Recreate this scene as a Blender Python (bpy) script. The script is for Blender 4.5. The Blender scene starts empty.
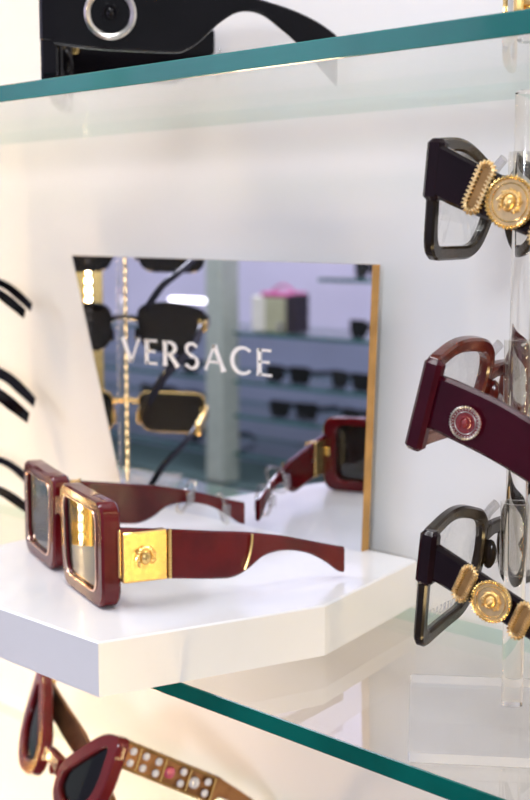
import bpy, math, random
from mathutils import Vector, Matrix
random.seed(7)
PI = math.pi
R = math.radians
sc = bpy.context.scene
COL = sc.collection
sc.view_settings.view_transform = 'Standard'
sc.view_settings.look = 'None'
sc.view_settings.gamma = 1
sc.view_settings.use_curve_mapping = False
sc.view_settings.exposure = 0.0

# ------------------------------------------------------------------ materials
def new_mat(name):
    m = bpy.data.materials.new(name); m.use_nodes = True
    nt = m.node_tree; nt.nodes.clear()
    out = nt.nodes.new('ShaderNodeOutputMaterial')
    return m, nt, out

def pbr(name, col, rough=0.4, metal=0.0, noise=0.0, scale=40, spec=0.5, coat=0.0, bump=0.0, trans=0.0, col2=None):
    m, nt, out = new_mat(name)
    b = nt.nodes.new('ShaderNodeBsdfPrincipled')
    nt.links.new(b.outputs[0], out.inputs[0])
    b.inputs['Base Color'].default_value = (*col, 1)
    b.inputs['Roughness'].default_value = rough
    b.inputs['Metallic'].default_value = metal
    b.inputs['Specular IOR Level'].default_value = spec
    b.inputs['Coat Weight'].default_value = coat
    b.inputs['Transmission Weight'].default_value = trans
    if noise or col2 or bump:
        tc = nt.nodes.new('ShaderNodeTexCoord')
        n = nt.nodes.new('ShaderNodeTexNoise'); n.inputs['Scale'].default_value = scale
        n.inputs['Detail'].default_value = 4
        nt.links.new(tc.outputs['Object'], n.inputs['Vector'])
        if noise or col2:
            r = nt.nodes.new('ShaderNodeValToRGB')
            c2 = col2 or tuple(max(0, c * (1 - noise)) for c in col)
            r.color_ramp.elements[0].color = (*c2, 1); r.color_ramp.elements[0].position = 0.38
            r.color_ramp.elements[1].color = (*col, 1); r.color_ramp.elements[1].position = 0.62
            nt.links.new(n.outputs['Fac'], r.inputs[0]); nt.links.new(r.outputs[0], b.inputs['Base Color'])
        if bump:
            bp = nt.nodes.new('ShaderNodeBump'); bp.inputs['Strength'].default_value = bump
            bp.inputs['Distance'].default_value = 0.001
            nt.links.new(n.outputs['Fac'], bp.inputs['Height']); nt.links.new(bp.outputs[0], b.inputs['Normal'])
    return m

def thin(name, tint, ior=1.45, rough=0.0, gl=(1, 1, 1), extra=0.0):
    """clear sheet: straight-through transmission plus Fresnel reflection on both of its faces"""
    m, nt, out = new_mat(name)
    g = nt.nodes.new('ShaderNodeNewGeometry')
    mr = nt.nodes.new('ShaderNodeMapRange')
    mr.inputs['To Min'].default_value = ior; mr.inputs['To Max'].default_value = 1 / ior
    nt.links.new(g.outputs['Backfacing'], mr.inputs['Value'])
    fr = nt.nodes.new('ShaderNodeFresnel'); nt.links.new(mr.outputs[0], fr.inputs['IOR'])
    ad = nt.nodes.new('ShaderNodeMath'); ad.operation = 'ADD'; ad.use_clamp = True
    ad.inputs[1].default_value = extra; nt.links.new(fr.outputs[0], ad.inputs[0])
    t = nt.nodes.new('ShaderNodeBsdfTransparent'); t.inputs[0].default_value = (*tint, 1)
    gs = nt.nodes.new('ShaderNodeBsdfGlossy'); gs.inputs['Color'].default_value = (*gl, 1)
    gs.inputs['Roughness'].default_value = rough
    mx = nt.nodes.new('ShaderNodeMixShader')
    nt.links.new(ad.outputs[0], mx.inputs[0]); nt.links.new(t.outputs[0], mx.inputs[1]); nt.links.new(gs.outputs[0], mx.inputs[2])
    nt.links.new(mx.outputs[0], out.inputs[0])
    return m

def emit(name, col, s):
    m, nt, out = new_mat(name)
    e = nt.nodes.new('ShaderNodeEmission'); e.inputs[0].default_value = (*col, 1); e.inputs[1].default_value = s
    nt.links.new(e.outputs[0], out.inputs[0]); return m

M = {
 'wall': pbr('painted_wall', (0.77, 0.775, 0.775), 0.55, noise=0.03, scale=6),
 'block': pbr('white_acrylic', (0.86, 0.86, 0.87), 0.22, noise=0.02, scale=30, coat=0.2),
 'sheet': thin('clear_shelf_glass', (0.955, 0.965, 0.96), 1.42),
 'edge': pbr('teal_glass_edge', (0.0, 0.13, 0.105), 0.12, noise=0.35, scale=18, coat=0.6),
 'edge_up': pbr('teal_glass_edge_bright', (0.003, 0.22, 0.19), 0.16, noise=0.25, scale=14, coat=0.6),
 'edge_back': thin('pale_teal_glass_edge', (0.66, 0.86, 0.80), 1.3),
 'mirror': pbr('silvered_mirror', (0.80, 0.82, 0.88), 0.01, 1.0),
 'mirror_edge': pbr('amber_mirror_edge', (0.62, 0.34, 0.10), 0.25, 0.35, noise=0.25, scale=60),
 'etch': pbr('frosted_lettering', (0.86, 0.84, 0.82), 0.5),
 'burg': pbr('burgundy_acetate', (0.120, 0.004, 0.006), 0.12, coat=0.0, spec=0.45, noise=0.3, scale=50),
 'burgbrown': pbr('burgundy_amber_acetate', (0.13, 0.020, 0.006), 0.16, coat=0.15, col2=(0.055, 0.005, 0.005), scale=60),
 'plum': pbr('deep_plum_acetate', (0.045, 0.002, 0.009), 0.18, coat=0.0, spec=0.22, noise=0.3, scale=50),
 'black': pbr('black_acetate', (0.006, 0.005, 0.007), 0.10, coat=0.0, spec=0.3, noise=0.3, scale=40),
 'blackplum': pbr('black_plum_acetate', (0.010, 0.003, 0.005), 0.12, spec=0.22, noise=0.4, scale=70),
 'smoke': pbr('smoky_brown_acetate', (0.026, 0.017, 0.008), 0.16, spec=0.25, col2=(0.012, 0.009, 0.008), scale=70),
 'tort': pbr('dark_tortoise_acetate', (0.12, 0.045, 0.012), 0.12, coat=0.8, col2=(0.010, 0.006, 0.005), scale=60),
 'red': pbr('red_acetate', (0.17, 0.006, 0.008), 0.18, coat=0.3, noise=0.3, scale=50),
 'pink': pbr('rose_red_acetate', (0.62, 0.10, 0.12), 0.2, coat=0.6, noise=0.2, scale=50),
 'gold': pbr('polished_gold', (0.95, 0.66, 0.24), 0.22, 1.0, noise=0.12, scale=120),
 'palegold': pbr('pale_gold', (0.98, 0.74, 0.38), 0.45, 1.0, noise=0.2, scale=200),
 'satin': pbr('satin_gold', (0.90, 0.62, 0.24), 0.36, 1.0),
 'silver': pbr('brushed_silver', (0.72, 0.68, 0.62), 0.28, 1.0, noise=0.2, scale=200),
 'copper': pbr('antique_copper', (0.60, 0.36, 0.13), 0.34, 1.0, noise=0.3, scale=100),
 'darkcopper': pbr('dark_antique_copper', (0.34, 0.17, 0.08), 0.36, 0.9, noise=0.3, scale=100),
 'trimgold': pbr('rose_gold_inlay', (0.85, 0.62, 0.48), 0.2, 1.0),
 'enamel': pbr('burgundy_enamel', (0.24, 0.02, 0.02), 0.2, coat=0.6),
 'lens_olive': thin('olive_tinted_lens', (0.20, 0.19, 0.11), 1.6, extra=0.03),
 'lens_dark': thin('dark_grey_lens', (0.025, 0.027, 0.035), 1.42, extra=0.0),
 'lens_clear': thin('clear_demo_lens', (0.97, 0.97, 0.965), 1.45),
 'acrylic': None,
 'rod': thin('clear_collar_acrylic', (0.94, 0.93, 0.90), 1.4, 0.05, extra=0.03),
 'plate': None,
 'plastic': thin('clear_soft_plastic', (0.86, 0.85, 0.83), 1.5, 0.15, extra=0.10),
 'lavender': pbr('lavender_panel', (0.66, 0.63, 0.78), 0.6, noise=0.08, scale=3),
 'slate': pbr('slate_blue_panel', (0.30, 0.33, 0.46), 0.6, noise=0.12, scale=3),
 'deepteal': pbr('deep_teal_panel', (0.08, 0.13, 0.12), 0.5, noise=0.2, scale=4),
 'post': pbr('sage_metal_post', (0.45, 0.50, 0.42), 0.5, 0.0, noise=0.1),
 'floor': pbr('dark_stone_floor', (0.22, 0.20, 0.22), 0.35, noise=0.3, scale=3),
 'cream': pbr('cream_leather', (0.80, 0.78, 0.66), 0.5, noise=0.08, scale=30),
 'olivepaper': pbr('pale_olive_leather', (0.45, 0.45, 0.28), 0.5, noise=0.1, scale=30),
 'dark': pbr('dark_trim_leather', (0.03, 0.02, 0.03), 0.4, noise=0.3),
 'magenta': pbr('magenta_trim', (0.65, 0.12, 0.32), 0.4, noise=0.2),
 'gem': pbr('clear_crystal', (0.85, 0.85, 0.90), 0.05, coat=1.0, spec=1.0, noise=0.2, scale=300),
 'pinkgem': pbr('pink_crystal', (0.80, 0.10, 0.20), 0.05, coat=1.0, spec=1.0, noise=0.3, scale=300),
 'led': emit('warm_led_glow', (1.0, 0.73, 0.40), 140),
 'lamp': emit('white_lamp_glow', (1.0, 0.92, 0.95), 6),
}
def acrylic():
    m, nt, out = new_mat('clear_acrylic')
    b = nt.nodes.new('ShaderNodeBsdfPrincipled')
    b.inputs['Base Color'].default_value = (1.0, 0.985, 0.95, 1); b.inputs['Roughness'].default_value = 0.02
    b.inputs['Transmission Weight'].default_value = 1.0; b.inputs['IOR'].default_value = 1.22
    nt.links.new(b.outputs[0], out.inputs[0]); return m
M['acrylic'] = acrylic()
def milky(name, f, col):
    m, nt, out = new_mat(name)
    t = nt.nodes.new('ShaderNodeBsdfTransparent'); t.inputs[0].default_value = (.93, .93, .93, 1)
    b = nt.nodes.new('ShaderNodeBsdfPrincipled'); b.inputs['Base Color'].default_value = (*col, 1); b.inputs['Roughness'].default_value = .15
    mx = nt.nodes.new('ShaderNodeMixShader'); mx.inputs[0].default_value = f
    nt.links.new(t.outputs[0], mx.inputs[1]); nt.links.new(b.outputs[0], mx.inputs[2]); nt.links.new(mx.outputs[0], out.inputs[0]); return m
M['plate'] = milky('milky_clear_acrylic', .16, (.80, .80, .82))
M['plate_x'] = milky('milky_acrylic_edge', .55, (.86, .86, .88))

# ------------------------------------------------------------------ mesh helpers
class MB:
    def __init__(s): s.v = []; s.f = []; s.mi = []
    def add(s, vs, fs, mi=0):
        n = len(s.v); s.v += [tuple(v) for v in vs]; s.f += [tuple(i + n for i in f) for f in fs]; s.mi += [mi] * len(fs)
    def loft(s, rings, closed=True, cap=True, loop=False, mi=0):
        n = len(rings[0]); vs = [p for r in rings for p in r]; fs = []
        m = len(rings)
        for i in range(m if loop else m - 1):
            for j in range(n if closed else n - 1):
                a = i * n + j; b = i * n + (j + 1) % n
                c = ((i + 1) % m) * n + (j + 1) % n; d = ((i + 1) % m) * n + j
                fs.append((a, b, c, d))
        if cap and not loop:
            fs.append(tuple(range(n))[::-1]); fs.append(tuple((m - 1) * n + k for k in range(n)))
        s.add(vs, fs, mi)
    def box(s, c, d, bev=0.0, mi=0, tf=None):
        x, y, z = (q / 2 for q in d)
        b = min(bev, x * .9, y * .9, z * .9)
        def ring(zz, ins):
            X, Y = x - ins, y - ins
            q = max(b - ins, b * .3) if b else 0
            if not b: return [(-X, -Y, zz), (X, -Y, zz), (X, Y, zz), (-X, Y, zz)]
            return [(-X + q, -Y, zz), (X - q, -Y, zz), (X, -Y + q, zz), (X, Y - q, zz), (X - q, Y, zz), (-X + q, Y, zz), (-X, Y - q, zz), (-X, -Y + q, zz)]
        rs = [ring(-z, 0), ring(z, 0)] if not b else [ring(-z, b), ring(-z + b, 0), ring(z - b, 0), ring(z, b)]
        rs = [[(p[0] + c[0], p[1] + c[1], p[2] + c[2]) for p in r] for r in rs]
        if tf: rs = [[tf(p) for p in r] for r in rs]
        s.loft(rs, mi=mi)
    def tube(s, pts, r, n=10, loop=False, mi=0, rfun=None, squash=1.0, up=Vector((0, 0, 1))):
        pts = [Vector(p) for p in pts]; rs = []; m = len(pts)
        for i, p in enumerate(pts):
            if loop: t = pts[(i + 1) % m] - pts[i - 1]
            else: t = pts[min(i + 1, m - 1)] - pts[max(i - 1, 0)]
            t.normalize(); a = t.cross(up)
            if a.length < 1e-4: a = t.cross(Vector((1, 0, 0)))
            a.normalize(); b = t.cross(a)
            rr = rfun(i) if rfun else r
            rs.append([p + a * math.cos(2 * PI * k / n) * rr + b * math.sin(2 * PI * k / n) * rr * squash for k in range(n)])
        s.loft(rs, loop=loop, mi=mi)
    def lathe(s, prof, n=40, tf=lambda p: p, ring=False, mi=0):
        """prof: (radius, height) around local w axis"""
        rs = []
        for (r, h) in prof:
            rs.append([tf((r * math.cos(2 * PI * k / n), r * math.sin(2 * PI * k / n), h)) for k in range(n)])
        s.loft(rs, mi=mi, loop=ring)
    def ball(s, c, r, n=10, m=7, sx=1, sy=1, sz=1, tf=lambda p: p, mi=0):
        rs = []
        for i in range(m + 1):
            a = -PI / 2 + PI * i / m; cr = max(math.cos(a), 0.02)
            rs.append([tf((c[0] + r * sx * cr * math.cos(2 * PI * k / n), c[1] + r * sy * cr * math.sin(2 * PI * k / n), c[2] + r * sz * math.sin(a))) for k in range(n)])
        s.loft(rs, mi=mi)
    def build(s, name, mats, parent=None, smooth=35):
        me = bpy.data.meshes.new(name); me.from_pydata(s.v, [], s.f); me.update()
        if not isinstance(mats, (list, tuple)): mats = [mats]
        for m in mats: me.materials.append(m)
        for p, i in zip(me.polygons, s.mi): p.material_index = i
        import bmesh
        bm = bmesh.new(); bm.from_mesh(me); bmesh.ops.recalc_face_normals(bm, faces=bm.faces); bm.to_mesh(me); bm.free()
        if smooth:
            for p in me.polygons: p.use_smooth = True
            me.set_sharp_from_angle(angle=R(smooth))
        o = bpy.data.objects.new(name, me); COL.objects.link(o)
        if parent: o.parent = parent
        return o

def tag(o, label=None, cat=None, group=None, kind=None):
    if label: o['label'] = label
    if cat: o['category'] = cat
    if group: o['group'] = group
    if kind: o['kind'] = kind
    return o
def empty(name, loc, label, cat, group=None, rot=(0, 0, 0)):
    o = bpy.data.objects.new(name, None); COL.objects.link(o); o.location = loc; o.rotation_euler = rot
    o.empty_display_size = 0.02
    return tag(o, label, cat, group)

def cat_interp(st, sub=6):
    out = []; n = len(st)
    for i in range(n - 1):
        p0, p1, p2, p3 = st[max(i - 1, 0)], st[i], st[i + 1], st[min(i + 2, n - 1)]
        for k in range(sub):
            t = k / sub
            out.append(tuple(0.5 * (2 * b + (c - a) * t + (2 * a - 5 * b + 4 * c - d) * t * t + (3 * b - a - 3 * c + d) * t ** 3)
                             for a, b, c, d in zip(p0, p1, p2, p3)))
    out.append(tuple(st[-1])); return out

def rpoly(cs, arc=9, sub=5):
    """rounded polygon with a fixed number of points per corner"""
    n = len(cs); out = []; arcs = []
    for i in range(n):
        p = Vector(cs[i][:2]); a = Vector(cs[i - 1][:2]); b = Vector(cs[(i + 1) % n][:2]); r = cs[i][2]
        da = (a - p); db = (b - p)
        ra = min(r, da.length * .48); rb = min(r, db.length * .48)
        P0 = p + da.normalized() * ra; P2 = p + db.normalized() * rb
        arcs.append([P0 * (1 - t) ** 2 + p * 2 * t * (1 - t) + P2 * t * t for t in [k / (arc - 1) for k in range(arc)]])
    for i in range(n):
        out += arcs[i]; e = arcs[i][-1]; f = arcs[(i + 1) % n][0]
        out += [e.lerp(f, k / (sub + 1)) for k in range(1, sub + 1)]
    return out
def inset(cs, ws):
    """offset every edge i (corner i -> i+1) inward by ws[i]"""
    n = len(cs); P = [Vector(c[:2]) for c in cs]
    area = sum(P[i].x * P[(i + 1) % n].y - P[(i + 1) % n].x * P[i].y for i in range(n))
    sg = 1 if area > 0 else -1
    L = []
    for i in range(n):
        d = (P[(i + 1) % n] - P[i]).normalized(); nrm = Vector((-d.y, d.x)) * sg
        L.append((P[i] + nrm * ws[i], d))
    out = []
    for i in range(n):
        (a, d), (b, e) = L[i - 1], L[i]
        den = d.x * e.y - d.y * e.x
        if abs(den) < 1e-6: q = b
        else:
            t = ((b - a).x * e.y - (b - a).y * e.x) / den; q = a + d * t
        out.append((q.x, q.y, cs[i][2] * 0.8))
    return out

# ------------------------------------------------------------------ lettering (flared capitals)
def stroke(mb, pts, ws, tf, th=0.06):
    n = len(pts); L = []; Rr = []
    for i in range(n):
        a = Vector(pts[max(i - 1, 0)]); b = Vector(pts[min(i + 1, n - 1)]); d = (b - a).normalized(); q = Vector((-d.y, d.x))
        p = Vector(pts[i]); L.append(p + q * ws[i] / 2); Rr.append(p - q * ws[i] / 2)
    rs = [[tf((l.x, l.y, 0)), tf((r.x, r.y, 0)), tf((r.x, r.y, th)), tf((l.x, l.y, th))] for l, r in zip(L, Rr)]
    mb.loft(rs)
def arcpts(cx, cy, rx, ry, a0, a1, n=14):
    return [(cx + rx * math.cos(R(a0 + (a1 - a0) * i / (n - 1))), cy + ry * math.sin(R(a0 + (a1 - a0) * i / (n - 1)))) for i in range(n)]
def letter(ch):
    K, T = .15, .085
    fl = lambda a, b: [a * 1.35, a, b, b * 1.35]
    def ln(p, q, w): # flared line
        pts = [p, (p[0] * .8 + q[0] * .2, p[1] * .8 + q[1] * .2), (p[0] * .2 + q[0] * .8, p[1] * .2 + q[1] * .8), q]
        return (pts, fl(w, w))
    if ch == 'V': return .84, [ln((.06, 1), (.43, .0), K), ln((.80, 1), (.43, .0), T)]
    if ch == 'E': return .62, [ln((.12, 0), (.12, 1), K), ln((.1, .96), (.56, .96), T), ln((.1, .52), (.50, .52), T), ln((.1, .04), (.58, .04), T)]
    if ch == 'R':
        b = [(.12, .96)] + [(.28, .96)] + arcpts(.30, .73, .26, .23, 90, -90, 12) + [(.12, .50)]
        return .74, [ln((.12, 0), (.12, 1), K), (b, [T] * 2 + [T + (.14 - T) * math.sin(PI * i / 11) for i in range(12)] + [T]), ln((.30, .50), (.68, .0), K)]
    if ch == 'S':
        p = [(.55, .86)] + arcpts(.33, .76, .22, .22, 50, 230, 10) + [(.33, .50)] + arcpts(.34, .25, .24, .24, 60, -120, 10)[0:] + [(.08, .14)]
        w = [T * 1.3] + [T + .04 * math.sin(PI * i / 9) for i in range(10)] + [K] + [T + .05 * math.sin(PI * i / 9) for i in range(10)] + [T * 1.3]
        return .66, [(p, w)]
    if ch == 'A': return .86, [ln((.05, 0), (.42, 1), T), ln((.81, 0), (.42, 1), K), ([(.2, .34), (.66, .34)], [T, T])]
    if ch == 'C':
        return .82, [(arcpts(.50, .5, .42, .49, 48, 312, 22), [T * 1.3] + [T + (K - T) * math.sin(PI * i / 21) for i in range(1, 21)] + [T * 1.3])]
def word(mb, txt, tf, gap=.20):
    x = 0
    for ch in txt:
        w, ss = letter(ch)
        for (p, ws) in ss:
            stroke(mb, [(a + x, b) for a, b in p], ws, tf)
        x += w + gap
    return x - gap
def word_width(txt, gap=.20): return sum(letter(c)[0] for c in txt) + gap * (len(txt) - 1)

# ------------------------------------------------------------------ eyewear
def rim_mesh(mb, out, inn, t, b, wrap, mirror, y0=0.0, s0=0.0, s1=1.0):
    prof = [(s0, b, 0), (s0, 0, b), (s1, 0, -b), (s1, b, 0), (s1, t - b, 0), (s1, t, -b), (s0, t, b), (s0, t - b, 0)]
    rings = []
    for o, i in zip(out, inn):
        w = (i - o).length or 1e-6
        ring = []
        for (s, y, db) in prof:
            q = o.lerp(i, s) + (i - o).normalized() * db
            x = q.x * mirror
            ring.append((x, y + y0 + wrap * x * x, q.y))
        rings.append(ring)
    mb.loft(rings, loop=True)

def lens_mesh(mb, inn, y, th, wrap, mirror):
    c = sum(inn, Vector((0, 0))) / len(inn)
    for yy in (y, y + th):
        rs = []
        for k in (1.03, .75, .45, .15, .01):
            rs.append([((c.x + (p.x - c.x) * k) * mirror, yy + wrap * (c.x + (p.x - c.x) * k) ** 2, c.y + (p.y - c.y) * k) for p in inn])
        n = len(inn); vs = [p for r in rs for p in r]; fs = []
        for i in range(4):
            for j in range(n): fs.append((i * n + j, i * n + (j + 1) % n, (i + 1) * n + (j + 1) % n, (i + 1) * n + j))
        fs.append(tuple(4 * n + j for j in range(n)))
        mb.add(vs, fs)
    # closing band
    n = len(inn)
    a = [((c.x + (p.x - c.x) * 1.03) * mirror, y + wrap * (c.x + (p.x - c.x) * 1.03) ** 2, c.y + (p.y - c.y) * 1.03) for p in inn]
    b2 = [(q[0], q[1] + th, q[2]) for q in a]
    mb.add(a + b2, [(j, (j + 1) % n, n + (j + 1) % n, n + j) for j in range(n)])

def relief_head(mb, tf, r):
    """small front-facing head with curling hair, in low relief"""
    mb.ball((0, -.02 * r, 0), r * .34, 12, 8, .82, 1.12, .75, tf)
    mb.ball((0, -.06 * r, .24 * r), r * .07, 8, 5, .8, 1.9, 1.0, tf)              # nose
    mb.ball((0, -.24 * r, .17 * r), r * .08, 8, 5, 1.5, .55, .9, tf)              # mouth
    for s in (-1, 1):
        mb.ball((s * .12 * r, .06 * r, .18 * r), r * .06, 8, 5, 1.3, .7, .8, tf)  # eyes
        mb.ball((s * .12 * r, .14 * r, .19 * r), r * .06, 8, 5, 1.6, .5, .8, tf)  # brows
    for k in range(13):
        a = R(-35 + 250 * k / 12)
        mb.ball((math.cos(a) * .37 * r, math.sin(a) * .40 * r, .04 * r), r * .12, 8, 5, 1, 1, .9, tf)
        if k % 2 == 0:
            pts = [((.42 + .10 * j / 4) * r * math.cos(a + .10 * j), (.44 + .10 * j / 4) * r * math.sin(a + .10 * j), .06 * r) for j in range(5)]
            mb.tube([tf(p) for p in pts], r * .05, 6)

def medallion(root, tf, r, ring='gold', face='palegold', head='gold', double=True, name='medallion', greek=False):
    m = MB()
    m.lathe([(r * .2, -.0006), (r * .93, -.0006), (r * .97, 0), (r * .97, .0010), (r * .90, .0014), (r * .86, .0010), (r * .1, .0010)], 48, tf)
    o = m.build(name, M[face], root)
    g = MB(); n = 144
    pts = [tf((r * .93 * math.cos(2 * PI * k / n), r * .93 * math.sin(2 * PI * k / n), .0014)) for k in range(n)]
    g.tube(pts, r * .075, 6, loop=True, rfun=lambda i: r * (.092 if i % 4 < 2 else .038))
    if double:
        pts = [tf((r * .72 * math.cos(2 * PI * k / n), r * .72 * math.sin(2 * PI * k / n), .0012)) for k in range(n)]
        g.tube(pts, r * .03, 6, loop=True)
    if greek:
        for k in range(26):
            a = 2 * PI * k / 26
            c = (r * .80 * math.cos(a), r * .80 * math.sin(a), .0012)
            g.ball(c, r * .055, 6, 4, tf=tf)
        pts = [tf((r * .66 * math.cos(2 * PI * k / n), r * .66 * math.sin(2 * PI * k / n), .0012)) for k in range(n)]
        g.tube(pts, r * .035, 6, loop=True)
    g.build('rope_ring', M[ring], o)
    h = MB(); relief_head(h, lambda p: tf((p[0], p[1], p[2] + .0012)), r * (.95 if not greek else .85))
    h.build('relief_head', M['satin' if head == 'gold' else head], o)
    return o

def pill(root, tf, L, W, mat='palegold'):
    """stadium-shaped ribbed link, long axis local v"""
    path = []; hl = L / 2 - W / 2; q = W / 2 * .74
    for k in range(16): path.append((q * math.cos(PI * k / 15), hl + q * math.sin(PI * k / 15)))
    for k in range(1, 16): path.append((-q, hl - 2 * hl * k / 16))
    for k in range(16): path.append((q * math.cos(PI + PI * k / 15), -hl + q * math.sin(PI + PI * k / 15)))
    for k in range(1, 16): path.append((q, -hl + 2 * hl * k / 16))
    pts = []
    n = len(path)
    for i in range(n):
        a = path[i]; b = path[(i + 1) % n]
        for k in range(3): pts.append((a[0] + (b[0] - a[0]) * k / 3, a[1] + (b[1] - a[1]) * k / 3))
    g = MB(); rr = W * .19
    g.tube([tf((p[0], p[1], .0010)) for p in pts], rr, 8, loop=True, rfun=lambda i: rr * (1.05 if i % 6 < 3 else .45))
    o = g.build('ribbed_link', M[mat], root)
    b = MB(); b.box((0, 0, .0002), (W * .5, L * .78, .0012), .0003, tf=tf); b.build('link_inlay', M['copper'], o)
    return o

def temple_frame(side, X0, y, z, slope=0.0, off=0.0):
    """local frame on the outer face of a temple: u backward, v up, w outward"""
    c, s = math.cos(slope), math.sin(slope)
    def tf(p):
        u, v, w = p
        return (side * (X0 + off + w), y + u * c - v * s, z + u * s + v * c)
    return tf

def eyewear(name, label, cat, origin, yaw, tau, sp, group=None):
    root = empty(name, origin, label, cat, group, (R(-tau), 0, R(yaw - 90)))
    wrap = sp.get('wrap', 1.0); t = sp['t']
    outc = sp['rim']; out = rpoly(outc); inn = rpoly(inset(outc, sp['ws']))
    m = MB()
    for s in (1, -1): rim_mesh(m, out, inn, t, sp.get('bev', .0009), wrap, s)
    # bridge
    bx, bz, bh = sp['bridge']
    rs = []
    for k in range(13):
        x = -bx + 2 * bx * k / 12; a = 1 - (x / bx) ** 2
        zc = bz + a * sp.get('arch', .0015); hh = bh / 2 * (1 - .25 * a); y0 = .0006 + wrap * x * x; y1 = y0 + t * .9
        q = min(.0008, hh * .5)
        rs.append([(x, y0 + q, zc - hh), (x, y0, zc - hh + q), (x, y0, zc + hh - q), (x, y0 + q, zc + hh), (x, y1 - q, zc + hh), (x, y1, zc + hh - q), (x, y1, zc - hh + q), (x, y1 - q, zc - hh)])
    m.loft(rs)
    for s in (1, -1):   # moulded nose pads
        if sp.get('pads', True): m.ball((s * sp['pad'][0], t + .0015, sp['pad'][1]), .0042, 10, 7, .42, .75, 1.5)
    if 'endblock' in sp:
        x, z, dx, dz, dy = sp['endblock']
        for s in (1, -1):
            e = m if 'emat' not in sp else MB()
            e.box((s * x, dy / 2 + wrap * x * x - .0002, z), (dx, dy, dz), .0015)
            if e is not m: e.build('end_piece', M[sp['emat']], root)
    front = m.build('frame_front', M[sp['mat']], root)
    if sp.get('trim'):
        g = MB()
        for s in (1, -1): rim_mesh(g, out, inn, .0012, .0003, wrap, s, -.0007, sp['trim_s'][0], sp['trim_s'][1])
        g.build('metal_inlay', M[sp['trim']], front)
    for s in (1, -1):
        l = MB(); lens_mesh(l, inn, t * sp.get('ld', .35), .0014, wrap, s)
        lo = l.build('lens', M[sp['lens']], root)
        if sp.get('lenstext') and s == 1:
            w = MB(); cx, cz, hgt = sp['lenstext']; W = word_width('VERSACE')
            word(w, 'VERSACE', lambda p: (cx + (p[0] - W / 2) * hgt, t * .35 - .0001 - p[2] * .001 + wrap * cx * cx, cz + p[1] * hgt))
            w.build('lettering', M['slate'], lo, smooth=0)
    # temples
    for s in (1, -1):
        st = cat_interp(sp['temple'], 6); rs = []; X0 = sp['X0']; th0 = sp.get('th', .0040)
        L = st[-1][0]
        for (y, zt, zb) in st:
            u = max(0, (y - sp['temple'][0][0]) / (L - sp['temple'][0][0]))
            x = X0 - sp.get('bend', .006) * u ** 2; th = th0 * (1 - .25 * u)
            q = min(th * .28, (zt - zb) * .3)
            rs.append([(s * x, y, zt - q), (s * (x - q), y, zt), (s * (x - th + q), y, zt), (s * (x - th), y, zt - q),
                       (s * (x - th), y, zb + q), (s * (x - th + q), y, zb), (s * (x - q), y, zb), (s * x, y, zb + q)])
        fold = sp.get('fold') and s == -1
        if fold:
            yy = sp['temple'][0][0]
            rs = [[(-X0 + (p[1] - yy), yy + .002 + (p[0] + X0) + .02 * (p[1] - yy), p[2] - .006) for p in r] for r in rs]
        k = MB(); k.loft(rs); tp = k.build('temple', M[sp.get('tmat', sp['mat'])], root)
        h = MB(); y0, zt, zb = sp['temple'][0]
        h.box((s * (X0 - th0 - .0012), y0 + .002, (zt + zb) / 2), (.0026, .007, .006), .0005)
        h.build('hinge', M['gold'], tp)
        if sp.get('deco') and not fold: sp['deco'](root, tp, s)
    if sp.get('after'): sp['after'](root)
    return root

# ------------------------------------------------------------------ the setting
WY = 0.562
def slab(name, x0, x1, y0, y1, z0, z1, mat, kind='structure', bev=0, label=None, cat=None, group=None, parent=None):
    b = MB(); b.box(((x0 + x1) / 2, (y0 + y1) / 2, (z0 + z1) / 2), (x1 - x0, y1 - y0, z1 - z0), bev)
    o = b.build(name, mat, parent, smooth=0)
    if kind: o['kind'] = kind
    return tag(o, label, cat, group)

slab('wall_back', -2.2, 1.2, WY, WY + .03, -.95, 1.3, M['wall'])
slab('floor', -5.5, 3.5, -1.9, WY, -1.0, -.95, M['floor'])
slab('wall_front', -5.5, 1.5, -1.62, -1.58, -.95, 1.6, M['lavender'])

# display shelves
def glass_shelf(label, x0, x1, y0, y1, ztop, th, front):
    z0 = ztop - th
    m = MB()
    vs = [(x0, y0, z0), (x1, y0, z0), (x1, y1, z0), (x0, y1, z0)]
    c = .0004
    rs = [[(x0, y0 + c, z0), (x1, y0 + c, z0), (x1, y1, z0), (x0, y1, z0)],
          [(x0, y0, z0 + c), (x1, y0, z0 + c), (x1, y1, z0 + c), (x0, y1, z0 + c)],
          [(x0, y0, ztop - c), (x1, y0, ztop - c), (x1, y1, ztop - c), (x0, y1, ztop - c)],
          [(x0, y0 + c, ztop), (x1, y0 + c, ztop), (x1, y1, ztop), (x0, y1, ztop)]]
    m.loft(rs)
    o = m.build('glass_shelf', [M['sheet'], M[front], M['edge_back']], smooth=0)
    for p in o.data.polygons:
        if p.normal.y < -.3: p.material_index = 1
        elif p.normal.y > .3 or abs(p.normal.x) > .5: p.material_index = 2
    return tag(o, label, 'shelf')
glass_shelf('upper clear glass shelf with bright teal front edge, crossing the top of the display', -.93, .13, .376, .545, .2755, .0082, 'edge_up')
glass_shelf('middle clear glass shelf with dark green front edge, under the white block and rod stand', -.93, .13, .376, .545, 0.0, .0082, 'edge')
glass_shelf('lowest clear glass shelf, its pale rear edge seen below the white block', -.93, .13, .39, .545, -.158, .0082, 'edge')

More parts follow.
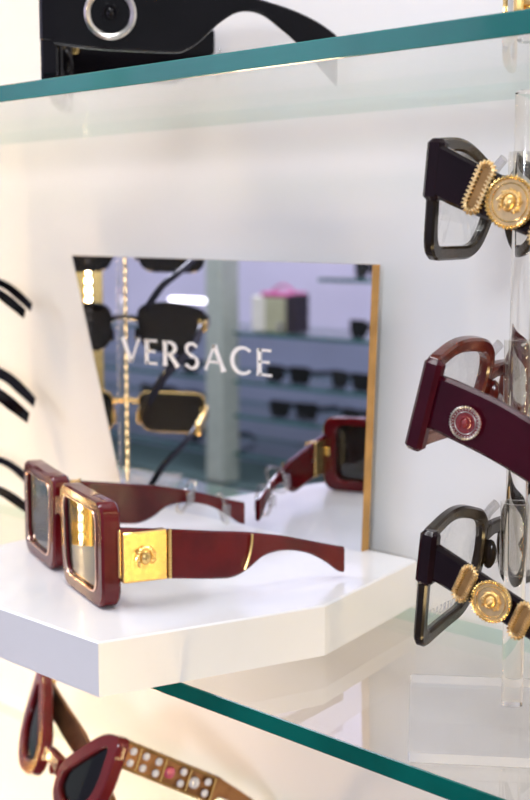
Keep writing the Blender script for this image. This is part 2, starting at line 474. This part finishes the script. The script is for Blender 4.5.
# white display block
pts = [(-.4395, .338), (-.4085, .4508), (-.4321, .5515), (-.640, .5515), (-.624, .41), (-.592, .338)]
m = MB(); c = .0008
def off(ps, d):
    cx = sum(p[0] for p in ps) / len(ps); cy = sum(p[1] for p in ps) / len(ps)
    return [(p[0] + (cx - p[0]) * d / .1, p[1] + (cy - p[1]) * d / .1) for p in ps]
m.loft([[(*p, 0.0) for p in pts], [(*p, .025 - c) for p in pts], [(*p, .025) for p in off(pts, c)]])
tag(m.build('display_block', M['block'], smooth=0), 'low white faceted display block lying on the middle glass shelf', 'display block')

# mirror plaque
MY = .5445
mir = empty('mirror_plaque', (-.56, MY, .025), 'tilted-edge rectangular mirror plaque with white lettering standing on the white block', 'mirror')
ps = [(-.6770, .025), (-.4663, .025), (-.4602, .1856), (-.7304, .1880)]
def W2L(p, o=(-.56, MY, .025)): return (p[0] - o[0], p[1] - o[1], p[2] - o[2])
m = MB(); m.loft([[W2L((x, MY, z)) for x, z in ps], [W2L((x, MY + .0066, z)) for x, z in ps]])
o = m.build('mirror_panel', [M['mirror_edge'], M['mirror']], mir, smooth=0)
for p in o.data.polygons:
    if abs(p.normal.y) > .9: p.material_index = 1
m = MB(); W = word_width('VERSACE'); hgt = .0160; sx = .1408 / W
word(m, 'VERSACE', lambda p: W2L((-.6770 + p[0] * sx, MY - .0001 - p[2] * .003, .1185 + p[1] * hgt)))
m.build('lettering', M['etch'], mir, smooth=0)

# ------------------------------------------------------------------ main burgundy sunglasses on the block
MAINRIM = [(.071, .0255, .009), (.0045, .0255, .009), (.0095, -.026, .011), (.0705, -.026, .010)]
def main_deco(root, tp, s):
    m = MB(); X0 = .0715
    # gold plate wrapping the temple start
    def plate(y0, y1, z, h, dz, name, mat, w=.0009, par=tp):
        b = MB(); b.box((s * (X0 - .002), (y0 + y1) / 2, z), (.0040 + 2 * w, y1 - y0, h), .0006)
        return b.build(name, M[mat], par)
    plate(.0110, .0335, -.0012, .0244, 0, 'gold_plate', 'gold')
    plate(.0090, .0106, .0010, .0235, 0, 'gold_band', 'gold', .0006)
    b = MB()
    for k in range(16):
        b.ball((s * (X0 + .0012), .0345, .0102 - k * .0015), .0010, 8, 5)
    b.build('beaded_band', M['gold'], tp)
    if s == 1:
        h = MB(); tf = temple_frame(s, X0, .0222, -.0012, 0, .0012)
        relief_head(h, tf, .0105)
        n = 60
        h.build('relief_head', M['gold'], tp)
    b = MB()
    pp = [(s * (X0 - .0022 if False else X0 - .0006), .0785 - .004 * (k / 10) ** 2, .004 - .0175 * k / 10) for k in range(11)]
    b.tube(pp, .0007, 6); b.build('metal_thread', M['gold'], tp)
main_sp = dict(ld=.14, t=.0095, wrap=.25, rim=MAINRIM, ws=(.0055, .0075, .0072, .0085), bridge=(.0095, .010, .013), arch=.002, pad=(.0095, -.004),
    mat='burg', lens='lens_olive', trim='trimgold', trim_s=(.86, .99), X0=.0715, th=.0042, bend=.007,
    temple=[(.0085, .0136, -.0104), (.034, .0104, -.0137), (.060, .0068, -.0170), (.0695, .0056, -.0172), (.0775, .0044, -.0142), (.0865, .0026, -.0086), (.098, .0002, -.0072), (.111, -.0034, -.0100), (.122, -.0066, -.0158), (.130, -.0088, -.0218), (.134, -.0098, -.0232)],
    deco=main_deco, bev=.0012)
main = eyewear('sunglasses', 'burgundy square sunglasses with gold temple plates resting on the white block', 'sunglasses', (-.5416, .3911, .0511), 70, 0, main_sp)
# small print inside the far temple
cu = bpy.data.curves.new('inner_print', 'FONT'); cu.body = 'VERSACE   MADE IN ITALY   CE'; cu.size = .0042; cu.extrude = .00005
tmp = bpy.data.objects.new('inner_print', cu); COL.objects.link(tmp)
bpy.context.view_layer.update()
me = bpy.data.meshes.new_from_object(tmp.evaluated_get(bpy.context.evaluated_depsgraph_get()))
bpy.data.objects.remove(tmp)
me.materials.append(M['silver'])
txt = bpy.data.objects.new('inner_print', me); COL.objects.link(txt)
far_temple = [c for c in main.children if c.name.startswith('temple')][1]
txt.parent = far_temple
# text x -> backward (+y), text y -> up, facing +x (towards the other temple)
txt.matrix_local = Matrix.Translation((-.0715 + .0042 + .0001, .030, -.0015)) @ Matrix(((0, 0, 1, 0), (1, 0, 0, 0), (0, 1, 0, 0), (0, 0, 0, 1))) @ Matrix.Rotation(R(-6), 4, 'Z')

def mw(B, yaw, tau, p):
    return Matrix.Translation(B) @ Matrix.Rotation(R(yaw - 90), 4, 'Z') @ Matrix.Rotation(R(-tau), 4, 'X') @ Vector(p)
# clear security loops on the far temple tip
def loop_tag(label, B, yaw, tau, c, w, h, tilt, grp):
    m = MB(); n = 28
    pts = []
    for k in range(n):
        a = 2 * PI * k / n
        x = math.copysign(abs(math.cos(a)) ** .6, math.cos(a)) * w / 2; z = math.copysign(abs(math.sin(a)) ** .6, math.sin(a)) * h / 2
        pts.append(mw(B, yaw, tau, (c[0] + x, c[1] + z * math.sin(tilt), c[2] + z * math.cos(tilt))))
    m.tube(pts, .0011, 8, loop=True, rfun=lambda i: .0013)
    m.box(tuple(mw(B, yaw, tau, (c[0] + w / 2 + .001, c[1], c[2]))), (.003, .006, .008), .0008)
    return tag(m.build('security_tag', M['plastic']), label, 'security tag', grp)
MB_B = (-.5416, .3911, .0511)
loop_tag('clear plastic loop round the far temple of the burgundy sunglasses, mid arm', MB_B, 70, 0, (-.0665, .098, -.004), .012, .020, .5, 'clear security tags')
loop_tag('clear plastic loop at the far temple tip of the burgundy sunglasses', MB_B, 70, 0, (-.065, .121, -.013), .010, .018, -.2, 'clear security tags')

# ------------------------------------------------------------------ rod stand with three optical frames
RX, RY = -.298, .446
stand = empty('eyewear_stand', (RX, RY, 0), 'clear acrylic rod stand with square base holding three frames on the right', 'display stand')
m = MB(); m.box((0, 0, 0), (.090, .090, .0052), .0008)
base = m.build('base_plate', M['plate'], stand, smooth=0); base.data.materials.append(M['plate_x'])
for p in base.data.polygons:
    if abs(p.normal.z) < .5: p.material_index = 1
base.location = (.0082, -.0069, .0030); base.rotation_euler = (0, 0, R(38))
m = MB()
m.lathe([(.0045, .0056), (.0045, .257), (.0035, .258), (.0005, .258)], 24)
m.build('rod', M['acrylic'], stand)
for z in (.222, .147, .080):
    m = MB()
    m.lathe([(.0049, z - .018), (.0066, z - .018), (.0066, z + .012), (.0049, z + .012)], 24, ring=True)
    m.build('collar', M['rod'], stand)
    m = MB()
    pp = [(-.009, 0, z - .012), (-.013, 0, z - .014), (-.016, 0, z - .006), (-.015, 0, z + .004), (-.010, 0, z + .010)]
    pp = cat_interp(pp, 5)
    m.tube(pp, .0022, 8, up=Vector((0, 1, 0)), squash=.7); m.build('nose_rest', M['plastic'], stand)
BX = -.3115
def deco_gold(pl, med, r, hL, W, pl2, slope):
    def f(root, tp, s):
        X0 = .0725
        for (y, z) in (pl, pl2):
            pill(root, temple_frame(s, X0, y, z, slope, .0003), hL, W)
        medallion(root, temple_frame(s, X0, med[0], med[1], slope, .0012), r)
    return f
# bottom frame
sp = dict(t=.0042, wrap=.9, rim=[(.0735, .0130, .004), (.043, .0185, .022), (.0095, .0090, .010), (.0085, -.012, .008), (.0200, -.0320, .012), (.0690, -.0350, .008)],
    ws=(.0050, .0050, .0048, .0048, .0052, .0050), bridge=(.011, -.001, .008), pad=(.0095, -.009), mat='smoke', tmat='blackplum', lens='lens_clear',
    X0=.0725, th=.0045, bend=.010, endblock=(.0712, .0030, .0060, .0210, .0070), emat='blackplum', lenstext=(.045, -.0265, .0034),
    temple=[(0.006, 0.0102, -0.0038), (0.018, 0.0062, -0.0073), (0.04, -0.0018, -0.0138), (0.07, -0.0128, -0.0238), (0.1, -0.0238, -0.0328), (0.122, -0.0338, -0.0408), (0.132, -0.0408, -0.0458)],
    deco=deco_gold((.0248, -.0022), (.0362, -.0058), .0078, .0150, .0064, (.0478, -.0100), R(-18)))
eyewear('eyeglasses', 'black and smoky brown optical frame with gold medallion, lowest on the rod stand', 'eyeglasses', (BX, .446, .080), 10.5, 6, sp, 'optical frames on the rod stand')
# top frame
sp2 = dict(sp); sp2.update(lenstext=None, rim=[(.0715, .0140, .004), (.040, .0165, .016), (.0090, .0060, .010), (.0065, -.013, .008), (.0200, -.0300, .012), (.0670, -.0300, .009)],
    mat='smoke', endblock=(.0695, .0030, .0062, .0220, .0070),
    temple=[(0.006, 0.0137, -0.0053), (0.018, 0.0087, -0.0098), (0.04, 0.0002, -0.0158), (0.07, -0.0118, -0.0248), (0.1, -0.0238, -0.0328), (0.122, -0.0338, -0.0408), (0.132, -0.0408, -0.0458)],
    deco=deco_gold((.0272, -.0022), (.0398, -.0064), .0092, .0195, .0072, (.0530, -.0115), R(-20)))
eyewear('eyeglasses', 'black optical frame with large gold medallion, topmost on the rod stand', 'eyeglasses', (BX, .446, .222), 10.5, 5, sp2, 'optical frames on the rod stand')
# middle frame
def deco_mid(root, tp, s):
    medallion(root, temple_frame(s, .0725, .0262, -.0066, R(-8), .0010), .0062, 'silver', 'enamel', 'enamel', False, 'medallion', True)
sp3 = dict(sp); sp3.update(lenstext=None, rim=[(.0740, .0120, .004), (.050, .0180, .022), (.0110, .0140, .018), (.0085, -.012, .010), (.0210, -.0250, .010), (.0705, -.0230, .006)],
    ws=(.0055, .0055, .0052, .0055, .0055, .0050), mat='burgbrown', tmat='plum', t=.0050, endblock=(.0722, -.0058, .0062, .0350, .0072), emat='plum',
    temple=[(.0060, .0062, -.0135), (.020, .0058, -.0150), (.041, .0030, -.0178), (.070, -.0050, -.0250), (.100, -.0160, -.0330), (.122, -.0300, -.0430), (.132, -.0390, -.0480)],
    deco=deco_mid)
eyewear('eyeglasses', 'burgundy optical frame with round silver-ringed temple emblem, middle of the rod stand', 'eyeglasses', (BX, .446, .147), 10.5, 14, sp3, 'optical frames on the rod stand')

# ------------------------------------------------------------------ black sunglasses on the upper shelf
def deco_up(root, tp, s):
    X0 = .0715
    m = MB(); tf = temple_frame(s, X0, .0370, .0115, 0, .0002)
    n = 48
    m.lathe([(.0100, 0), (.0134, 0), (.0134, .0010), (.0122, .0022), (.0110, .0018), (.0100, .0008)], n, tf, ring=True)
    m.build('ring_emblem', M['silver'], tp)
    d = MB(); d.lathe([(.001, .0006), (.0098, .0006), (.0100, .0002)], n, tf)
    relief_head(d, lambda p: tf((p[0], p[1], p[2] + .0004)), .009)
    d.build('emblem_centre', M['black'], tp)
spu = dict(main_sp); spu.update(mat='black', lens='lens_dark', trim=None, deco=deco_up, t=.0090, wrap=.25,
    rim=[(.071, .0330, .008), (.0045, .0330, .010), (.0095, -.026, .012), (.0705, -.026, .010)], endblock=(.0680, .010, .0070, .026, .0090),
    temple=[(0.008, 0.03, -0.0042), (0.03, 0.03, -0.0062), (0.0675, 0.0295, -0.0074), (0.0755, 0.0285, -0.0058), (0.0825, 0.028, -0.0015), (0.0935, 0.026, 0.0085), (0.1035, 0.0235, 0.014), (0.1145, 0.0205, 0.013), (0.1255, 0.0175, 0.0055), (0.1345, 0.0145, -0.002), (0.1445, 0.01, -0.012), (0.1525, 0.005, -0.0205), (0.155, 0.003, -0.0225)])
UB = (-.6165, .4456, .3022)
eyewear('sunglasses', 'black chunky sunglasses with silver ring emblem on the upper glass shelf', 'sunglasses', UB, 50, 0, spu)
loop_tag('clear plastic loop on the black sunglasses arm above the upper shelf', UB, 50, 0, (-.066, .100, .004), .010, .022, .1, 'clear security tags')

# gold-trimmed frame at the right end of the upper shelf
def deco_goldbead(root, tp, s):
    b = MB()
    for k in range(14): b.ball((s * .0722, .012 + k * .0062, .002 - k * .0016), .0030, 10, 6, .7)
    b.build('gold_beads', M['gold'], tp)
spg = dict(sp2); spg.update(emat='gold', temple=[(.006, .012, .004), (.060, .006, -.003), (.100, -.004, -.012), (.130, -.020, -.028)], mat='gold', tmat='palegold', lens='lens_dark', deco=deco_goldbead, endblock=(.068, .006, .006, .014, .006), t=.0035)
eyewear('sunglasses', 'gold frame sunglasses with beaded temples at the right end of the upper shelf', 'sunglasses', (-.334, .480, .3078), 35, 0, spg)

# ------------------------------------------------------------------ lower shelf eyewear
def deco_jewel(root, tp, s):
    X0 = .0695
    zm = lambda y: .0175 - (y - .012) * .190
    for j in range(7):
        y = .0165 + j * .0088
        for dz in ((.0034, -.0034) if j not in (3, 5) else (0,)):
            g = MB(); g.ball((s * (X0 + .0004), y, zm(y) + dz), .0024 if dz else .0036, 8, 5, .6)
            g.build('crystal', M['pinkgem' if j == 3 else 'gem'], tp)
    for dz in (.0072, -.0072):
        b = MB(); b.tube([(s * (X0 + .0003), .012 + k * .0055, zm(.012 + k * .0055) + dz) for k in range(12)], .0009, 6); b.build('rail', M['copper'], tp)
    for j in range(4):
        b = MB(); y = .0209 + j * .0176
        b.box((s * (X0 - .0006), y, zm(y)), (.0036, .0011, .014), .0003); b.build('gold_bar', M['gold'], tp)
    b = MB(); b.box((s * (X0 - .001), .0095, .0175), (.004, .004, .006), .0008); b.build('gold_hinge_plate', M['gold'], tp)
spr = dict(fold=True, t=.0075, wrap=1.0, rim=[(.0720, .0270, .007), (.0540, .0240, .012), (.0150, -.0080, .010), (.0160, -.0300, .012), (.0480, -.0350, .020), (.0700, -.0140, .016)],
    ws=(.0080, .0080, .0075, .0080, .0080, .0085), bridge=(.0125, -.013, .010), pad=(.0095, -.018), mat='red', tmat='darkcopper', lens='lens_dark',
    X0=.0695, th=.0030, bend=.008,
    temple=[(.0120, .0255, .0095), (.040, .0202, .0042), (.075, .0135, -.0025), (.083, .0110, .0010), (.105, .0030, -.0050), (.125, -.0060, -.0135), (.133, -.0095, -.0160)],
    deco=deco_jewel)
eyewear('sunglasses', 'red winged sunglasses with jewelled temples, below the white block on the lowest shelf', 'sunglasses', (-.6210, .4440, -.1000), 73, 20, spr)

# ------------------------------------------------------------------ left rod stand with three frames (arms enter from the left, seen whole in the mirror)
LB = (-.8153, .4291)
yl = 52
bx, by = math.cos(R(yl)), math.sin(R(yl))
LR = (LB[0] + bx * .0120, LB[1] + by * .0120)
st2 = empty('eyewear_stand', (LR[0], LR[1], 0), 'clear acrylic rod stand left of the white block, reflected in the mirror', 'display stand')
m = MB(); m.box((0, 0, 0), (.080, .080, .0052), .0008); b_ = m.build('base_plate', M['plate'], st2, smooth=0); b_.location = (0, 0, .0032); b_.rotation_euler = (0, 0, R(yl))
m = MB(); m.lathe([(.0040, .0060), (.0040, .250), (.0030, .251), (.0005, .251)], 20); m.build('rod', M['acrylic'], st2)
thin_t = [(.0050, .0060, .0015), (.030, .0050, .0005), (.070, .0020, -.0030), (.095, .0000, -.0055), (.108, -.0040, -.0110), (.120, -.0110, -.0170)]
sl = dict(t=.0036, wrap=.9, rim=[(.0670, .0185, .008), (.0095, .0185, .010), (.0110, -.020, .014), (.0640, -.0200, .012)], ws=(.0028, .0028, .0028, .0030),
    bridge=(.0105, .008, .004), pad=(.0100, -.004), mat='black', lens='lens_dark', X0=.0670, th=.0026, bend=.025, temple=thin_t)
eyewear('sunglasses', 'black rectangular sunglasses, topmost of the left stand, seen cut off at mirror top', 'sunglasses', (*LB, .193), yl, 14, sl, 'sunglasses on the left stand')
sl2 = dict(sl); sl2.update(t=.005, rim=[(.0700, .0150, .010), (.040, .0235, .020), (.0100, .0190, .010), (.0120, -.018, .014), (.0560, -.0220, .014)], ws=(.0040, .0040, .0035, .0035, .0035),
    endblock=(.067, .008, .005, .010, .008), tmat='black', th=.0036,
    temple=[(.0060, .0110, .0030), (.030, .0090, .0010), (.070, .0030, -.0050), (.095, -.0010, -.0090), (.108, -.0060, -.0150), (.122, -.0150, -.0220)])
def deco_goldhinge(root, tp, s):
    b = MB(); b.box((s * .0672, .014, .007), (.0040, .012, .0075), .0006); b.build('gold_plate', M['gold'], tp)
sl2['deco'] = deco_goldhinge
eyewear('sunglasses', 'black curved sunglasses with gold hinge plates, middle of the left stand', 'sunglasses', (*LB, .129), yl, 14, sl2, 'sunglasses on the left stand')
sl3 = dict(sl); sl3.update(mat='gold', tmat='black', rim=[(.0660, .0170, .008), (.0095, .0170, .010), (.0110, -.018, .012), (.0640, -.0180, .010)], ws=(.0018, .0018, .0018, .0018), t=.0022)
def deco_goldarm(root, tp, s):
    b = MB(); b.box((s * .0660, .026, .0026), (.0044, .040, .0085), .0006); b.build('gold_plate', M['gold'], tp)
sl3['deco'] = deco_goldarm
eyewear('sunglasses', 'thin gold rimmed sunglasses with black lenses, lowest on the left stand', 'sunglasses', (*LB, .062), yl, 14, sl3, 'sunglasses on the left stand')

# lit gold posts at the ends of the cabinet
def post(x, label, sgn):
    r = empty('cabinet_post', (x, .40, -.95), label, 'cabinet post', 'lit cabinet posts')
    m = MB(); m.box((0, 0, 1.1), (.018, .060, 2.2), .002); m.build('gold_channel', M['gold'], r)
    m = MB()
    for k in range(120): m.box((sgn * .0098, -.012, .62 + k * .0085), (.0018, .0042, .0042), .0004)
    m.build('led_strip', M['led'], r)
    return r
post(-.927, 'gold lit cabinet post at the left end of the shelves, seen in the mirror', 1)
post(.145, 'gold lit cabinet post at the right end of the shelves', -1)

# ------------------------------------------------------------------ the opposite display, seen in the mirror
cab = empty('display_cabinet', (-2.3, -1.3, -.95), 'lavender and slate display wall across the shop, reflected in the mirror', 'display cabinet')
def part(name, x0, x1, y0, y1, z0, z1, mat, lab=None):
    b = MB(); b.box(((x0 + x1) / 2 + 2.3, (y0 + y1) / 2 + 1.3, (z0 + z1) / 2 + .95), (x1 - x0, y1 - y0, z1 - z0), .003)
    o = b.build(name, M[mat], cab, smooth=0); return o
part('upper_panel', -3.6, -1.5, -1.38, -1.34, -.04, .9, 'lavender')
part('lower_panel', -3.6, -1.5, -1.37, -1.34, -.40, -.04, 'slate')
part('base_cabinet', -3.6, -1.5, -1.36, -1.08, -.95, -.40, 'deepteal')
part('post', -2.36, -2.30, -1.13, -1.07, -.40, .9, 'post')
part('lamp_bar', -2.52, -2.38, -1.12, -1.09, .040, .050, 'lamp')
part('lamp_bar', -2.26, -1.92, -1.30, -1.28, .30, .31, 'lamp')
for z, x0, x1 in ((-.030, -3.4, -1.55), (.105, -2.02, -1.55), (-.150, -3.4, -1.55), (-.235, -3.4, -1.55), (-.330, -3.4, -1.55)):
    b = MB(); b.box(((x0 + x1) / 2 + 2.3, .08, z + .95), (x1 - x0, .22, .008))
    o = b.build('glass_shelf', [M['sheet'], M['edge']], cab, smooth=0)
    for p in o.data.polygons:
        if abs(p.normal.z) < .5: p.material_index = 1
bag = empty('handbag', (-2.175, -1.15, -.0255), 'cream and olive structured handbag with magenta top, reflected in the mirror', 'handbag')
for nm, x0, x1, z0, z1, mt in (('cream_panel', -.075, -.030, .001, .088, 'cream'), ('front_panel', -.030, .040, .001, .085, 'olivepaper'), ('side_panel', .040, .065, .001, .095, 'dark'), ('top_flap', -.045, .062, .086, .098, 'magenta')):
    b = MB(); b.box(((x0 + x1) / 2, 0, (z0 + z1) / 2), (x1 - x0, .06, z1 - z0), .004); b.build(nm, M[mt], bag)
b = MB(); b.lathe([(.004, 0), (.010, 0), (.010, .004), (.004, .004)], 20, lambda p: (p[0] + .030, .034 + p[2], p[1] + .018)); b.build('clasp', M['silver'], bag)
b = MB(); b.tube([(-.03 + .07 * k / 10, 0, .100 + .014 * math.sin(PI * k / 10)) for k in range(11)], .003, 8); b.build('handle', M['magenta'], bag)
far_spec = dict(t=.005, wrap=.9, rim=[(.070, .020, .010), (.008, .020, .010), (.012, -.021, .014), (.066, -.021, .012)], ws=(.006, .006, .006, .006),
    bridge=(.010, .008, .008), pad=(.0095, -.004), mat='black', lens='lens_dark', X0=.0700, th=.004, bend=.006,
    temple=[(.006, .012, .000), (.06, .008, -.004), (.10, .004, -.008), (.125, -.008, -.016), (.132, -.014, -.0205)])
proto = None
def copy_tree(o, parent=None):
    c = o.copy(); COL.objects.link(c); c.parent = parent
    for ch in [q for q in bpy.data.objects if q.parent == o]: copy_tree(ch, c)
    return c
for (x, z, a, lab) in ((-1.905, .109, -70, 'black sunglasses across the shop on the short upper shelf, mirror top right'),
                  (-2.16, -.146, -95, 'black sunglasses across the shop, reflected just below the cream handbag'),
                  (-1.96, -.146, -80, 'black sunglasses across the shop, right of the pair below the handbag'),
                  (-2.14, -.231, -100, 'black sunglasses across the shop, two shelves below the handbag'),
                  (-1.92, -.231, -85, 'black sunglasses across the shop, low in the mirror toward its right edge'),
                  (-2.55, -.146, -90, 'black sunglasses across the shop, behind the lettering in the mirror'),
                  (-2.66, -.231, -80, 'black sunglasses across the shop, low behind the left stand reflection'),
                  (-1.90, -.026, -85, 'black sunglasses across the shop on the handbag shelf, to its right'),
                  (-2.46, -.326, -90, 'black sunglasses across the shop on the lowest shelf')):
    loc = (x, -1.15, z + .0212)
    if proto is None:
        proto = eyewear('sunglasses', lab, 'sunglasses', loc, a, 0, far_spec, 'sunglasses across the shop'); o = proto
    else:
        o = copy_tree(proto); o.location = loc; o.rotation_euler = (0, 0, R(a - 90)); o['label'] = lab

# ------------------------------------------------------------------ light
def area(name, loc, target, sx, sy, power, col):
    l = bpy.data.lights.new(name, 'AREA'); l.shape = 'RECTANGLE'; l.size = sx; l.size_y = sy; l.energy = power; l.color = col
    o = bpy.data.objects.new(name, l); COL.objects.link(o); o.location = loc
    o.rotation_euler = (Vector(target) - Vector(loc)).to_track_quat('-Z', 'Y').to_euler(); return o
area('shop_spotlight', (.55, -1.15, .40), (-.5, .5, .1), .14, .14, 10.5, (.84, .90, 1.0))
area('cabinet_top_light', (-.42, .20, 1.15), (-.42, .47, 0), .95, .12, 8.0, (.97, .97, 1.0))
area('left_low_warm_fill', (-.90, .28, -.30), (-.74, .56, -.12), .08, .20, 1.9, (1.0, .66, .38))  # added fill, kept out of the mirror's view, to warm the left wall
area('right_warm_fill', (.12, .34, -.30), (-.40, .46, 0), .05, .24, 1.5, (1.0, .72, .34))  # unseen extra fill beside the LED post, warms block facets and lower wall
area('shop_ceiling_light', (-2.2, -.6, 1.5), (-2.2, -1.3, 0), 1.6, .5, 42, (.88, .86, 1.0))

w = bpy.data.worlds.new('shop_ambience'); sc.world = w; w.use_nodes = True
bg = w.node_tree.nodes['Background']; bg.inputs[0].default_value = (.86, .92, 1.0, 1); bg.inputs[1].default_value = .42

# ------------------------------------------------------------------ camera
cam = bpy.data.cameras.new('camera'); co = bpy.data.objects.new('camera', cam); COL.objects.link(co); sc.camera = co
pch = math.atan(162 / 1300.); th = R(45.1)
F = Vector((-math.cos(th) * math.cos(pch), math.sin(th) * math.cos(pch), -math.sin(pch)))
Rv = Vector((math.sin(th), math.cos(th), 0)); U = Rv.cross(F)
co.matrix_world = Matrix(((Rv.x, U.x, -F.x, 0), (Rv.y, U.y, -F.y, 0), (Rv.z, U.z, -F.z, .2), (0, 0, 0, 1)))
cam.sensor_fit = 'VERTICAL'; cam.sensor_height = 36; cam.lens = 1300 / 800 * 36; cam.clip_start = .01
cam.dof.use_dof = True; cam.dof.focus_distance = .53; cam.dof.aperture_fstop = 13.5
